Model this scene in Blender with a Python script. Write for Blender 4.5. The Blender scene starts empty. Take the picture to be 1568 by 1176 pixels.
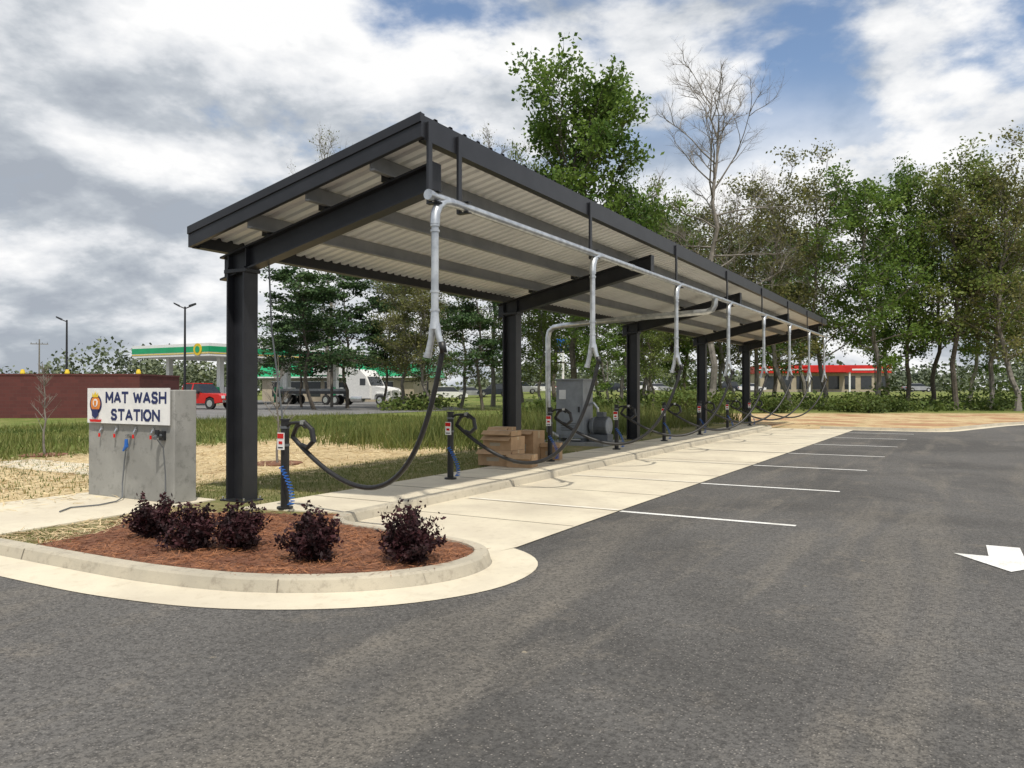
import bpy, math, random
import numpy as np
from mathutils import Vector, Matrix
R = math.radians(-29.67)
CR, SR = math.cos(R), math.sin(R)
def lot2w(p, q): return (p*CR - q*SR, p*SR + q*CR)
scene = bpy.context.scene
scene.view_settings.view_transform = 'Standard'
scene.view_settings.look = 'None'
scene.view_settings.exposure = 0

# ------------------------------------------------------------ node helpers
def nd(nt, typ, props=None, **ins):
    n = nt.nodes.new(typ)
    for k, v in (props or {}).items(): setattr(n, k, v)
    for k, v in ins.items():
        s = n.inputs[k.replace('_', ' ')]
        if isinstance(v, bpy.types.NodeSocket): nt.links.new(v, s)
        else: s.default_value = v
    return n
def c4(c): return (c[0], c[1], c[2], 1.0)
def mixc(nt, f, a, b, mode='MIX'):
    n = nt.nodes.new('ShaderNodeMix'); n.data_type = 'RGBA'; n.blend_type = mode
    for i, v in ((0, f), (6, a), (7, b)):
        if isinstance(v, bpy.types.NodeSocket): nt.links.new(v, n.inputs[i])
        else: n.inputs[i].default_value = c4(v) if i > 0 else v
    return n.outputs[2]
def math_(nt, op, a, b=0.0, clamp=False):
    n = nt.nodes.new('ShaderNodeMath'); n.operation = op; n.use_clamp = clamp
    for i, v in ((0, a), (1, b)):
        if isinstance(v, bpy.types.NodeSocket): nt.links.new(v, n.inputs[i])
        else: n.inputs[i].default_value = v
    return n.outputs[0]
def sstep(nt, v, lo, hi, a=0.0, b=1.0):
    n = nt.nodes.new('ShaderNodeMapRange'); n.interpolation_type = 'SMOOTHSTEP'
    nt.links.new(v, n.inputs[0])
    n.inputs[1].default_value = lo; n.inputs[2].default_value = hi
    n.inputs[3].default_value = a; n.inputs[4].default_value = b
    return n.outputs[0]
def noise(nt, co, scale, detail=5, rough=.55, dist=0.0):
    return nd(nt, 'ShaderNodeTexNoise', None, Vector=co, Scale=scale, Detail=detail, Roughness=rough, Distortion=dist).outputs['Fac']
def newmat(name):
    m = bpy.data.materials.new(name); m.use_nodes = True
    nt = m.node_tree; nt.nodes.clear()
    out = nt.nodes.new('ShaderNodeOutputMaterial')
    b = nt.nodes.new('ShaderNodeBsdfPrincipled')
    nt.links.new(b.outputs[0], out.inputs[0])
    tc = nt.nodes.new('ShaderNodeTexCoord')
    return m, nt, b, tc.outputs['Object']
def bump(nt, b, h, strength=.3, dist=.01):
    n = nd(nt, 'ShaderNodeBump', None, Height=h, Strength=strength, Distance=dist)
    nt.links.new(n.outputs[0], b.inputs['Normal'])
def setc(nt, b, c):
    if isinstance(c, bpy.types.NodeSocket): nt.links.new(c, b.inputs['Base Color'])
    else: b.inputs['Base Color'].default_value = c4(c)
def mk(name, c1, c2=None, scale=4, rough=.7, metal=0, bmp=0, bscale=40, bdist=.01, spec=.5):
    m, nt, b, co = newmat(name)
    if c2 is None: c2 = tuple(x*.8 for x in c1)
    f = noise(nt, co, scale, 4, .6)
    setc(nt, b, mixc(nt, sstep(nt, f, .35, .65), c1, c2))
    b.inputs['Roughness'].default_value = rough
    b.inputs['Metallic'].default_value = metal
    b.inputs['Specular IOR Level'].default_value = spec
    if bmp: bump(nt, b, noise(nt, co, bscale, 3), bmp, bdist)
    return m

# ------------------------------------------------------------ mesh builder
class MB:
    def __init__(s): s.v = []; s.f = []; s.m = []; s.mats = []
    def mi(s, mat):
        if mat not in s.mats: s.mats.append(mat)
        return s.mats.index(mat)
    def raw(s, vs, fs, mat):
        o = len(s.v); i = s.mi(mat); s.v.extend(vs)
        for f in fs: s.f.append(tuple(x+o for x in f)); s.m.append(i)
    def hexa(s, c, mat):
        s.raw(c, [(3,2,1,0),(4,5,6,7),(0,1,5,4),(1,2,6,5),(2,3,7,6),(3,0,4,7)], mat)
    def box(s, x0,x1,y0,y1,z0,z1, mat):
        s.hexa([(x0,y0,z0),(x1,y0,z0),(x1,y1,z0),(x0,y1,z0),(x0,y0,z1),(x1,y0,z1),(x1,y1,z1),(x0,y1,z1)], mat)
    def beam(s, A, B, w, h, mat):
        A = Vector(A); B = Vector(B); d = B-A; d.z = 0; d.normalize()
        n = Vector((-d.y, d.x, 0))*w/2; dn = Vector((0,0,-h))
        s.hexa([tuple(x) for x in (A-n+dn, B-n+dn, B+n+dn, A+n+dn, A-n, B-n, B+n, A+n)], mat)
    def prism(s, poly, z0, z1, mat, side=None):
        n = len(poly); o = [(x,y,z0) for x,y in poly]+[(x,y,z1) for x,y in poly]
        s.raw(o, [tuple(range(n, 2*n))], mat)
        s.raw(o, [(i,(i+1)%n,(i+1)%n+n,i+n) for i in range(n)], side or mat)
    def sheet(s, poly, z, mat): s.raw([(x,y,z) for x,y in poly], [tuple(range(len(poly)))], mat)
    def prof(s, pr, y0, y1, mat):   # xz profile extruded along y
        n = len(pr); o = [(x,y0,z) for x,z in pr]+[(x,y1,z) for x,z in pr]
        s.raw(o, [tuple(range(n-1,-1,-1)), tuple(range(n,2*n))]+[(i,(i+1)%n,(i+1)%n+n,i+n) for i in range(n)], mat)
    def tube(s, pts, r, n, mat, cap=True):
        P = [Vector(p) for p in pts]; k = len(P)
        rs = r if isinstance(r, (list,tuple)) else [r]*k
        vs = []; prev = None
        for i in range(k):
            t = (P[min(i+1,k-1)]-P[max(i-1,0)])
            if t.length < 1e-9: t = Vector((0,0,1))
            t.normalize()
            if prev is None:
                a = Vector((0,0,1)) if abs(t.z) < .9 else Vector((1,0,0))
                u = t.cross(a).normalized()
            else:
                u = prev - t*prev.dot(t)
                u = u.normalized() if u.length > 1e-6 else t.orthogonal().normalized()
            prev = u; w = t.cross(u)
            for j in range(n):
                an = 2*math.pi*j/n
                q = P[i]+(u*math.cos(an)+w*math.sin(an))*rs[i]
                vs.append((q.x,q.y,q.z))
        fs = [(i*n+j, i*n+(j+1)%n, (i+1)*n+(j+1)%n, (i+1)*n+j) for i in range(k-1) for j in range(n)]
        if cap: fs += [tuple(range(n-1,-1,-1)), tuple(range((k-1)*n,k*n))]
        s.raw(vs, fs, mat)
    def leaves(s, C, size, mat, rs, flat=0.0, asp=.6):
        C = np.asarray(C); n = len(C)
        if n == 0: return
        u = rs.normal(size=(n,3)); u[:,2] *= (1-flat); u /= np.linalg.norm(u,axis=1)[:,None]
        w = rs.normal(size=(n,3)); w[:,2] *= (1-flat); w -= u*(u*w).sum(1)[:,None]; w /= np.linalg.norm(w,axis=1)[:,None]
        sz = (size*rs.uniform(.6,1.35,n))[:,None]
        V = np.stack([C-u*sz, C+w*sz*asp, C+u*sz, C-w*sz*asp], 1).reshape(-1,3)
        o = len(s.v); i = s.mi(mat); s.v.extend(map(tuple, V.tolist()))
        F = (np.arange(n)[:,None]*4+np.arange(4)[None,:]+o).tolist()
        s.f.extend(map(tuple,F)); s.m.extend([i]*n)
    def mesh(s, name, smooth=False):
        me = bpy.data.meshes.new(name); me.from_pydata(s.v, [], s.f)
        for m in s.mats: me.materials.append(m)
        me.polygons.foreach_set('material_index', s.m)
        if smooth: me.polygons.foreach_set('use_smooth', [True]*len(s.f))
        me.update(); return me
    def obj(s, name, lot=True, parent=None, smooth=False, bevel=0):
        o = bpy.data.objects.new(name, s.mesh(name, smooth)); scene.collection.objects.link(o)
        if parent: o.parent = parent
        elif lot: o.rotation_euler = (0,0,R)
        if bevel:
            b = o.modifiers.new('bevel','BEVEL'); b.width = bevel; b.segments = 2; b.limit_method='ANGLE'
        return o
def empty(name, lot=True):
    e = bpy.data.objects.new(name, None); scene.collection.objects.link(e)
    if lot: e.rotation_euler = (0,0,R)
    return e

# ------------------------------------------------------------ materials
BLACK = mk('black_steel', (.014,.015,.018), (.02,.021,.025), 3, .42, 0, .05, 60, spec=.45)
POSTB = mk('black_post', (.010,.010,.010), (.016,.016,.016), 5, .5)
GALV = mk('galvanised_pipe', (.60,.62,.63), (.42,.44,.46), 7, .36, .8)
PURLIN = mk('purlin_steel', (.24,.245,.25), (.19,.195,.20), 2, .5, .2)
DECK = mk('deck_underside', (.80,.80,.79), (.72,.72,.71), 1.5, .5, .05)
ROOFTOP = mk('roof_panel', (.03,.03,.035), (.05,.05,.055), 2, .5, .2)
RUBBER = mk('black_rubber', (.012,.012,.013), (.02,.02,.02), 20, .45)
WHITE = mk('white_paint', (.78,.78,.76), (.7,.7,.69), 6, .5)
NAVY = mk('navy_ink', (.012,.022,.10), (.010,.018,.085), 3, .5)
REDP = mk('red_paint', (.60,.02,.015), (.52,.015,.012), 1, .25)
BLUE = mk('blue_hose', (.02,.13,.45), (.015,.1,.38), 5, .4)
ORANGE = mk('orange_ink', (.7,.25,.04), (.6,.18,.03), 5, .5)
YELLOW = mk('yellow_paint', (.75,.55,.03), (.65,.45,.03), 5, .5)
GREY = mk('grey_enamel', (.26,.28,.30), (.21,.225,.24), 4, .45)
GREYD = mk('grey_dark', (.12,.13,.14), (.09,.1,.11), 4, .5)
GLASS = mk('dark_glass', (.02,.025,.03), (.03,.035,.04), 2, .08)
CHROME = mk('chrome', (.7,.7,.7), (.6,.6,.6), 3, .2, .9)
TYRE = mk('tyre', (.02,.02,.02), (.03,.03,.03), 9, .8)
GREEN = mk('green_fascia', (.01,.34,.14), (.01,.29,.12), 1, .4)
BARK = mk('bark', (.13,.11,.09), (.08,.068,.055), 6, .9)
BARKG = mk('bark_grey', (.22,.20,.175), (.15,.137,.12), 3, .9)
STEM = mk('shrub_stem', (.06,.04,.03), None, 9, .9)
CARD = mk('cardboard', (.46,.30,.17), (.39,.255,.14), 6, .85)
TAPE = mk('packing_tape', (.5,.38,.22), None, 6, .35)
TAN = mk('tan_wall', (.42,.36,.27), (.36,.31,.23), 1, .8)
JOINT = mk('joint', (.22,.19,.15), (.15,.13,.10), 3, .95)

def leafmat(name, ca, cb, cc, trans=.35, nscale=.5):
    m, nt, b, co = newmat(name)
    geo = nt.nodes.new('ShaderNodeNewGeometry')
    f = noise(nt, co, nscale, 2)
    c = mixc(nt, geo.outputs['Random Per Island'], ca, cb)
    c = mixc(nt, sstep(nt, f, .4, .68), c, cc)
    setc(nt, b, c); b.inputs['Roughness'].default_value = .6
    b.inputs['Specular IOR Level'].default_value = .25
    if trans:
        tr = nt.nodes.new('ShaderNodeBsdfTranslucent'); nt.links.new(c, tr.inputs[0])
        mx = nt.nodes.new('ShaderNodeMixShader'); mx.inputs[0].default_value = trans
        nt.links.new(b.outputs[0], mx.inputs[1]); nt.links.new(tr.outputs[0], mx.inputs[2])
        out = [n for n in nt.nodes if n.type == 'OUTPUT_MATERIAL'][0]
        nt.links.new(mx.outputs[0], out.inputs[0])
    return m
LEAF_A = leafmat('leaves_green', (.115,.20,.035), (.19,.27,.055), (.065,.125,.025), .4)
LEAF_S = leafmat('leaves_spring', (.165,.225,.05), (.24,.275,.075), (.10,.15,.035), .4)
LEAF_Y = leafmat('leaves_brownish', (.17,.185,.06), (.24,.225,.08), (.11,.125,.045), .4)
LEAF_P = leafmat('needles', (.05,.10,.035), (.09,.145,.05), (.03,.065,.025), .25)
LEAF_U = leafmat('undergrowth', (.09,.145,.03), (.16,.19,.05), (.055,.085,.022), .3, .25)
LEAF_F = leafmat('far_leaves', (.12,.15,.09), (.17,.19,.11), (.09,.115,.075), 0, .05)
LEAF_B = leafmat('burgundy_leaves', (.032,.013,.016), (.080,.028,.032), (.020,.011,.012), .2, 6)
GRASSB = leafmat('grass_blades', (.12,.16,.032), (.23,.22,.075), (.085,.12,.03), .3, .3)
STRAWB = leafmat('straw_blades', (.60,.48,.28), (.72,.60,.37), (.46,.35,.2), 0, .5)
NEEDLE = leafmat('pine_straw', (.27,.115,.055), (.40,.18,.085), (.17,.07,.04), 0, 3)

def concrete(name, c1, c2, c3, stain=.35):
    m, nt, b, co = newmat(name)
    f1 = noise(nt, co, .9, 5, .65, .3); f2 = noise(nt, co, 9, 5, .7); f3 = noise(nt, co, 130, 2)
    f0 = noise(nt, co, .35, 4, .6, .8)
    c = mixc(nt, sstep(nt, f1, .35, .65), c1, c2)
    c = mixc(nt, math_(nt, 'MULTIPLY', sstep(nt, f0, .5, .68), .35), c, tuple(x*.72 for x in c2))
    c = mixc(nt, math_(nt, 'MULTIPLY', sstep(nt, f2, .5, .75), stain), c, c3)
    c = mixc(nt, math_(nt, 'MULTIPLY', sstep(nt, f3, .55, .75), .25), c, c3)
    setc(nt, b, c); b.inputs['Roughness'].default_value = .85
    bump(nt, b, f3, .25, .006)
    return m
CONC = concrete('concrete_pale', (.66,.60,.46), (.57,.51,.395), (.38,.32,.22))
CURB = concrete('concrete_kerb', (.49,.44,.34), (.39,.355,.28), (.20,.17,.13), .6)
CBLOCK = concrete('concrete_block', (.33,.33,.31), (.24,.24,.225), (.14,.14,.13), .75)

def asphalt(name, base=(.112,.107,.100)):
    m, nt, b, co = newmat(name)
    f1 = noise(nt, co, .22, 4, .6, .6)
    mp = nd(nt, 'ShaderNodeMapping', None, Vector=co); mp.inputs['Scale'].default_value = (1.4,.2,1)
    mp.inputs['Rotation'].default_value = (0,0,.9)
    f2 = noise(nt, mp.outputs[0], 1.0, 5, .62, .7)
    f3 = noise(nt, co, 42, 4, .8); f4 = noise(nt, co, 1.7, 6, .75)
    vo = nd(nt, 'ShaderNodeTexVoronoi', None, Vector=co, Scale=62.0)
    c = mixc(nt, sstep(nt, f1, .38, .62), tuple(x*.80 for x in base), tuple(x*1.25 for x in base))
    c = mixc(nt, math_(nt, 'MULTIPLY', sstep(nt, f2, .48, .68), .6), c, (.205,.185,.155))
    c = mixc(nt, math_(nt, 'MULTIPLY', sstep(nt, f4, .52, .72), .55), c, (.22,.195,.16))
    c = mixc(nt, math_(nt, 'MULTIPLY', sstep(nt, f3, .42, .62), .75), c, tuple(x*.33 for x in base))
    sp = sstep(nt, vo.outputs['Distance'], .10, .42, 1, 0)
    rnd = nd(nt, 'ShaderNodeSeparateColor', None, Color=vo.outputs['Color']).outputs[0]
    sp = math_(nt, 'MULTIPLY', sp, sstep(nt, rnd, .55, .95))
    c = mixc(nt, math_(nt, 'MULTIPLY', sp, .65), c, (.37,.34,.30))
    vo2 = nd(nt, 'ShaderNodeTexVoronoi', None, Vector=co, Scale=1.9)
    rnd2 = nd(nt, 'ShaderNodeSeparateColor', None, Color=vo2.outputs['Color']).outputs[1]
    sp2 = sstep(nt, math_(nt, 'ADD', vo2.outputs['Distance'], math_(nt,'MULTIPLY',f3,.14)), .075, .12, 1, 0)
    sp2 = math_(nt,'MULTIPLY',sp2, sstep(nt, rnd2, .45,.6))
    c = mixc(nt, math_(nt, 'MULTIPLY', sp2, .6), c, (.40,.34,.24))
    setc(nt, b, c); b.inputs['Roughness'].default_value = .85
    b.inputs['Specular IOR Level'].default_value = .3
    bump(nt, b, math_(nt, 'SUBTRACT', f3, vo.outputs['Distance']), .7, .008)
    return m
ASPH = asphalt('asphalt')
ASPH2 = mk('asphalt_old', (.19,.185,.18), (.14,.138,.135), .6, .9)

def paintmat(name='road_paint', wear=.6, lo=.50):
    m, nt, b, co = newmat(name)
    f = noise(nt, co, 45, 5, .7); f2 = noise(nt, co, 2, 4)
    k = math_(nt, 'MULTIPLY', sstep(nt, f, lo, lo+.16), wear)
    c = mixc(nt, sstep(nt, f2, .4, .8), (.80,.80,.77), (.55,.53,.48))
    c = mixc(nt, k, c, (.3,.28,.26))
    setc(nt, b, c); b.inputs['Roughness'].default_value = .75
    return m
PAINT = paintmat()
PAINTC = mk('paint_on_concrete', (.76,.72,.62), (.66,.61,.50), 6, .8)
MULCH = mk('mulch', (.24,.105,.055), (.14,.065,.038), 14, .95, 0, 1.0, 30, .03)

def groundmat(name, lotframe):
    m, nt, b, co = newmat(name)
    sp = nd(nt, 'ShaderNodeSeparateXYZ', None, Vector=co)
    X, Y = sp.outputs[0], sp.outputs[1]
    if lotframe: p, q = X, Y
    else:
        p = math_(nt,'ADD', math_(nt,'MULTIPLY',X,CR), math_(nt,'MULTIPLY',Y,SR))
        q = math_(nt,'ADD', math_(nt,'MULTIPLY',X,-SR), math_(nt,'MULTIPLY',Y,CR))
    n1 = noise(nt, co, .35, 5, .65); n2 = noise(nt, co, 1.6, 5, .7); n3 = noise(nt, co, 25, 4, .7)
    g = mixc(nt, sstep(nt, n1, .35, .65), (.125,.175,.038), (.20,.215,.065))
    g = mixc(nt, math_(nt,'MULTIPLY',sstep(nt, n3, .4, .7),.5), g, (.065,.10,.028))
    g = mixc(nt, math_(nt,'MULTIPLY',sstep(nt, n2, .50, .68),.6), g, (.38,.32,.16))
    st = mixc(nt, sstep(nt, n3, .35, .65), (.68,.55,.33), (.48,.37,.20))
    st = mixc(nt, sstep(nt, n2, .55, .7), st, (.44,.29,.16))
    wob = math_(nt,'MULTIPLY',math_(nt,'SUBTRACT',n1,.5),7.0)
    wob2 = math_(nt,'MULTIPLY',math_(nt,'SUBTRACT',n2,.5),1.5)
    if lotframe:
        pp = math_(nt,'ADD', math_(nt,'ADD',p,wob2), math_(nt,'MULTIPLY',wob,.25))
        mk1 = math_(nt,'MULTIPLY', sstep(nt,pp,-18.2,-16.9), sstep(nt,pp,-10.6,-9.8,1,0))
        mk1 = math_(nt,'MULTIPLY', mk1, sstep(nt,q,22,27,1,0))
        mk1 = math_(nt,'MULTIPLY', mk1, sstep(nt, n2, .62, .72, 1, .45))
        c = mixc(nt, mk1, g, st)
        near = sstep(nt, pp, -11, -9.5)
        c2 = mixc(nt, sstep(nt, n2, .42, .62), (.19,.185,.08), (.30,.25,.13))
        c = mixc(nt, math_(nt,'MULTIPLY',near,.8), c, c2)
    else:
        mk1 = math_(nt,'MULTIPLY', sstep(nt,q,30,31), sstep(nt,math_(nt,'ADD',Y,wob),50,55,1,0))
        mk1 = math_(nt,'MULTIPLY', mk1, sstep(nt, math_(nt,'ADD',p,wob), -16,-11))
        d = mixc(nt, sstep(nt, n1, .46, .6), st, (.40,.23,.13))
        d = mixc(nt, sstep(nt, n2, .5, .62), d, (.44,.26,.15))
        d = mixc(nt, math_(nt,'MULTIPLY',sstep(nt, noise(nt,co,.9,4), .58,.68),.7), d, (.19,.20,.07))
        c = mixc(nt, mk1, g, d)
    setc(nt, b, c); b.inputs['Roughness'].default_value = .95
    b.inputs['Specular IOR Level'].default_value = .1
    bump(nt, b, n3, .8, .05)
    return m
GROUND = groundmat('ground_grass', False)
LAWN = groundmat('lawn_grass', True)

def brickmat(name, a, bb, mort, sc=1.0):
    m, nt, b, co = newmat(name)
    sp = nd(nt, 'ShaderNodeSeparateXYZ', None, Vector=co)
    cb = nd(nt, 'ShaderNodeCombineXYZ', None, X=math_(nt,'ADD',sp.outputs[0],sp.outputs[1]), Y=sp.outputs[2])
    br = nd(nt, 'ShaderNodeTexBrick', None, Vector=cb.outputs[0], Color1=c4(a), Color2=c4(bb), Mortar=c4(mort), Scale=sc)
    br.inputs['Brick Width'].default_value = .4; br.inputs['Row Height'].default_value = .2
    br.inputs['Mortar Size'].default_value = .008
    setc(nt, b, br.outputs[0]); b.inputs['Roughness'].default_value = .9
    return m
BRICK = brickmat('brick_red', (.12,.034,.03), (.092,.027,.025), (.10,.045,.04))

# ------------------------------------------------------------ terrain
def ss(x, a, b):
    t = max(0, min(1, (x-a)/(b-a))); return t*t*(3-2*t)
def hgt(x, y): return 1.25*ss(y, 82, 122)*ss(x, -16, 2)
def axis(lim):
    a = [0.0]; st = 6.0
    while a[-1] < lim:
        a.append(a[-1]+st)
        if a[-1] > 160: st *= 1.35
    return a
ax = axis(1800); xs = sorted(set([-v for v in ax]+ax)); ys = [v for v in xs if v > -200]
g = MB(); nx = len(xs)
g.raw([(x,y,hgt(x,y)) for y in ys for x in xs],
      [(j*nx+i, j*nx+i+1, (j+1)*nx+i+1, (j+1)*nx+i) for j in range(len(ys)-1) for i in range(nx-1)], GROUND)
g.obj('ground', lot=False, smooth=True)

g = MB()
g.sheet([(-70,-30),(45,-30),(45,58),(20,54),(9,50),(4.6,45.5),(2.2,41.0),(.7,36.5),(-.3,33.6),(-1.5,33.2),(-9,33.2),(-9,4.3),(-70,4.3)], .012, ASPH)
g.obj('asphalt_parking_lot')
def strip(mb, A, B, za, zb, mat):
    n = len(A)
    mb.raw([(x,y,za) for x,y in A]+[(x,y,zb) for x,y in B], [(i,i+1,i+1+n,i+n) for i in range(n-1)], mat)
def offset(pl, d):
    res = []
    for i in range(len(pl)):
        a = Vector((*pl[max(i-1,0)],)); b = Vector((*pl[min(i+1,len(pl)-1)],))
        t = (b-a).normalized(); n = Vector((-t.y,t.x))
        res.append((pl[i][0]+n.x*d, pl[i][1]+n.y*d))
    return res
g = MB()
g.sheet([(-33.5,24),(-33.5,52),(-62,84),(-110,84),(-110,29),(-40,29)], .02, ASPH2)
g.obj('service_station_pavement')
g = MB()
g.sheet([(-2,126),(190,126),(190,137),(-2,137)], 1.27, ASPH2)
g.obj('distant_road', lot=False)

def arc(pts, n=6):
    out = []
    P = [Vector((*p,0)) for p in pts]
    for i in range(len(P)-1):
        p0 = P[max(i-1,0)]; p1 = P[i]; p2 = P[i+1]; p3 = P[min(i+2,len(P)-1)]
        for k in range(n):
            t = k/n
            q = .5*((2*p1)+(p2-p0)*t+(2*p0-5*p1+4*p2-p3)*t*t+(-p0+3*p1-3*p2+p3)*t**3)
            out.append((q.x,q.y))
    out.append(pts[-1]); return out
fe = arc([(-4.6,33.3),(-1.5,33.25),(-.3,33.65),(.7,36.5),(2.2,41.0),(4.6,45.5),(9,50),(20,54)],4)
g = MB(); feo = offset(fe,.15); fei = offset(fe,-.35)
strip(g, fei, fe, .0175, .02, CONC); strip(g, fe, offset(fe,.02), .02, .12, CURB); strip(g, offset(fe,.02), feo, .12, .122, CURB); strip(g, feo, offset(fe,.2), .122, .0, CURB)
g.obj('far_kerb')
nose = arc([(-6.6,3.96),(-5.7,4.0),(-4.75,4.2),(-3.98,4.68),(-3.58,5.33),(-3.62,5.98),(-4.05,6.36),(-4.9,6.5),(-5.8,6.62),(-6.15,6.95),(-6.2,7.6)])
outer = [(-60,3.96),(-30,3.96),(-15,3.96),(-10,3.96)]+nose+[(-6.2,y) for y in (12,18,24,30)]+arc([(-6.25,32.2),(-6.6,33.3),(-7.6,34.1),(-9.5,34.4),(-13,34.4)],4)
inner = offset(outer, .16); face = offset(outer, .03); gut = offset(outer, -.42)
k = MB()
mid1 = offset(outer,.045)
strip(k, outer, face, .015, .115, CURB); strip(k, face, mid1, .115, .133, CURB)
strip(k, mid1, inner, .133, .135, CURB); strip(k, inner, offset(outer,.165), .135, .10, CURB)
acc = 0; nxt = 1.5
for i in range(1,len(outer)):
    a = Vector(outer[i-1]); b = Vector(outer[i]); L = (b-a).length
    while nxt <= acc+L:
        t = (nxt-acc)/L; nxt += 3.0
        o1 = a.lerp(b,t); f1 = Vector(face[i-1]).lerp(Vector(face[i]),t); n1 = Vector(inner[i-1]).lerp(Vector(inner[i]),t)
        d = (b-a).normalized()*.005; nn = (o1-f1).normalized()*.004
        k.raw([(o1.x-d.x+nn.x,o1.y-d.y+nn.y,.02),(o1.x+d.x+nn.x,o1.y+d.y+nn.y,.02),(f1.x+d.x+nn.x,f1.y+d.y+nn.y,.12),(f1.x-d.x+nn.x,f1.y-d.y+nn.y,.12),
               (n1.x+d.x,n1.y+d.y,.1385),(n1.x-d.x,n1.y-d.y,.1385)], [(0,1,2,3),(3,2,4,5)], JOINT)
    acc += L
k.obj('concrete_kerb')
k = MB()
gi = 4+len(nose)-8
strip(k, gut[:gi], outer[:gi], .0175, .026, CONC)
k.obj('concrete_gutter')
def pe(q): return -3.82+.02*(q-7)
k = MB()
ap = [(-6.21,6.55),(-5.0,6.42),(-4.2,6.33),(-3.9,6.2),(pe(7)+.03,6.75),(pe(10),10),(pe(20),20),(pe(33),33.0),(-6.4,33.0),(-6.21,31)]
k.sheet(ap, .0225, CONC)
for i in range(9):
    q = 8.1+3.0*i
    k.box(-6.2,pe(q),q-.005,q+.005,.0228,.0262, JOINT)
k.obj('concrete_apron')
k = MB()
io = offset(outer,.15)
k.prism(io+[(-32,34.4),(-33,20),(-60,20)], 0, .108, LAWN)
k.obj('lawn')
k = MB()
k.prism([(-7.75,6.7),(-6.36,6.7+.35),(-6.36,32),(-6.9,33.2),(-7.75,33.6)], .1, .124, CONC)
for i in range(18):
    q = 8+1.45*i
    k.box(-7.74,-6.37,q-.006,q+.006,.1245,.128, JOINT)
k.obj('sidewalk')
k = MB()
k.prism([(-10.8,4.14),(-8.45,4.14),(-8.62,7.05),(-10.8,7.05)], .1, .126, CONC)
k.prism([(-17,8.0),(-12.2,8.0),(-12.0,9.2),(-17,9.2)], .1, .124, CONC)
k.obj('concrete_slab')
bed = [(x,y) for x,y in offset(outer,.17)[5:4+len(nose)-5] if x > -7.9]
bedp = [(-7.6,4.14),(-6.8,4.14)]+bed+[(-6.6,6.75),(-7.4,6.5),(-8.1,6.1),(-8.1,5.5),(-7.7,4.8)]
k = MB(); k.sheet(bedp, .118, MULCH)
def inpoly(x,y,P):
    c = False; j = len(P)-1
    for i in range(len(P)):
        if (P[i][1] > y) != (P[j][1] > y) and x < (P[j][0]-P[i][0])*(y-P[i][1])/(P[j][1]-P[i][1])+P[i][0]: c = not c
        j = i
    return c
rs = np.random.RandomState(5)
C = []
while len(C) < 13000:
    x,y = rs.uniform(-8.5,-3.6), rs.uniform(4.1,6.9)
    if inpoly(x+rs.normal()*.09,y+rs.normal()*.03,bedp): C.append((x,y,.122+abs(rs.normal())*.014))
k.leaves(C, .045, NEEDLE, rs, .85, .07)
k.obj('mulch_bed')

def stripe(x0,x1,q):
    k = MB(); xe = pe(q)
    k.sheet([(x0,q-.045),(xe-.002,q-.045),(xe-.002,q+.045),(x0,q+.045)], .030, PAINTC)
    k.sheet([(xe+.02,q-.05),(x1,q-.05),(x1,q+.05),(xe+.02,q+.05)], .0165, PAINT); k.obj('parking_stripe')
for i,q in enumerate((9.45,12.95,16.6,20.2,23.9,27.6,31.0)):
    stripe(-6.1, pe(q)+2.2, q)
k = MB()
k.sheet([(.31,9.22),(.31,8.62),(.02,8.62),(.455,7.97),(.89,8.62),(.60,8.62),(.60,9.22)][::-1], .019, PAINT)
k.obj('painted_arrow')

# ------------------------------------------------------------ canopy
K = .84/3.76; SL = .0085
P0, P1, Q0, Q1 = -8.76, -5.0, 6.8, 38.1
def zr(p,q): return 4.59+(p+5)*K+SL*(q-6.8)
COLQ = [7.23,14.6,22.0,29.4,36.8]
PUR = (-7.75,-6.75,-5.75)
can = empty('vacuum_canopy')
m = MB()
def corr(mb, pitch, zoff, amp, mat, w=(.45,.55,.92,1.0)):
    q = Q0+.03; vs = []
    while q < Q1-.03:
        for fr, a in ((0,0),(w[0],0),(w[1],amp),(w[2],amp)):
            qq = q+fr*pitch
            if qq > Q1-.03: break
            vs.append((P0+.03, qq, zr(P0+.03,qq)+zoff+a)); vs.append((P1-.02, qq, zr(P1-.02,qq)+zoff+a))
        q += pitch
    mb.raw(vs, [(2*i,2*i+1,2*i+3,2*i+2) for i in range(len(vs)//2-1)], mat)
corr(m, .2, -.11, .035, DECK)
m.obj('deck_underside', parent=can)
m = MB(); corr(m, .3, .012, .045, ROOFTOP, (.7,.76,.94,1.0)); m.obj('roof_sheet', parent=can)
m = MB()
for (a,b_) in (((P1,Q0),(P1,Q1)),((P0,Q0),(P0,Q1))):
    m.beam((a[0],a[1],zr(*a)), (b_[0],b_[1],zr(*b_)), .06, .26, BLACK)
    s = .05 if a[0] == P1 else -.05
    m.beam((a[0]-s*.9,a[1]+.05,zr(*a)-.235), (b_[0]-s*.9,b_[1]-.05,zr(*b_)-.235), .09, .022, BLACK)
for q in (Q0-.031,Q1+.031):
    m.beam((P0-.03,q,zr(P0-.03,q)+.012), (P1+.03,q,zr(P1+.03,q)+.012), .06, .26, BLACK)
m.beam((P0-.03,Q0-.07,zr(P0,Q0)+.016), (P1+.032,Q0-.07,zr(P1,Q0)+.022), .02, .10, BLACK)
m.obj('fascia', parent=can)
m = MB()
for p in PUR:
    a = (p,Q0+.02,zr(p,Q0)-.118); b_ = (p,Q1-.02,zr(p,Q1)-.118)
    m.beam(a,b_,.02,.20,PURLIN)
    m.beam((p+.035,a[1],a[2]-.18),(p+.035,b_[1],b_[2]-.18),.05,.02,PURLIN)
m.obj('purlins', parent=can)
m = MB()
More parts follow.
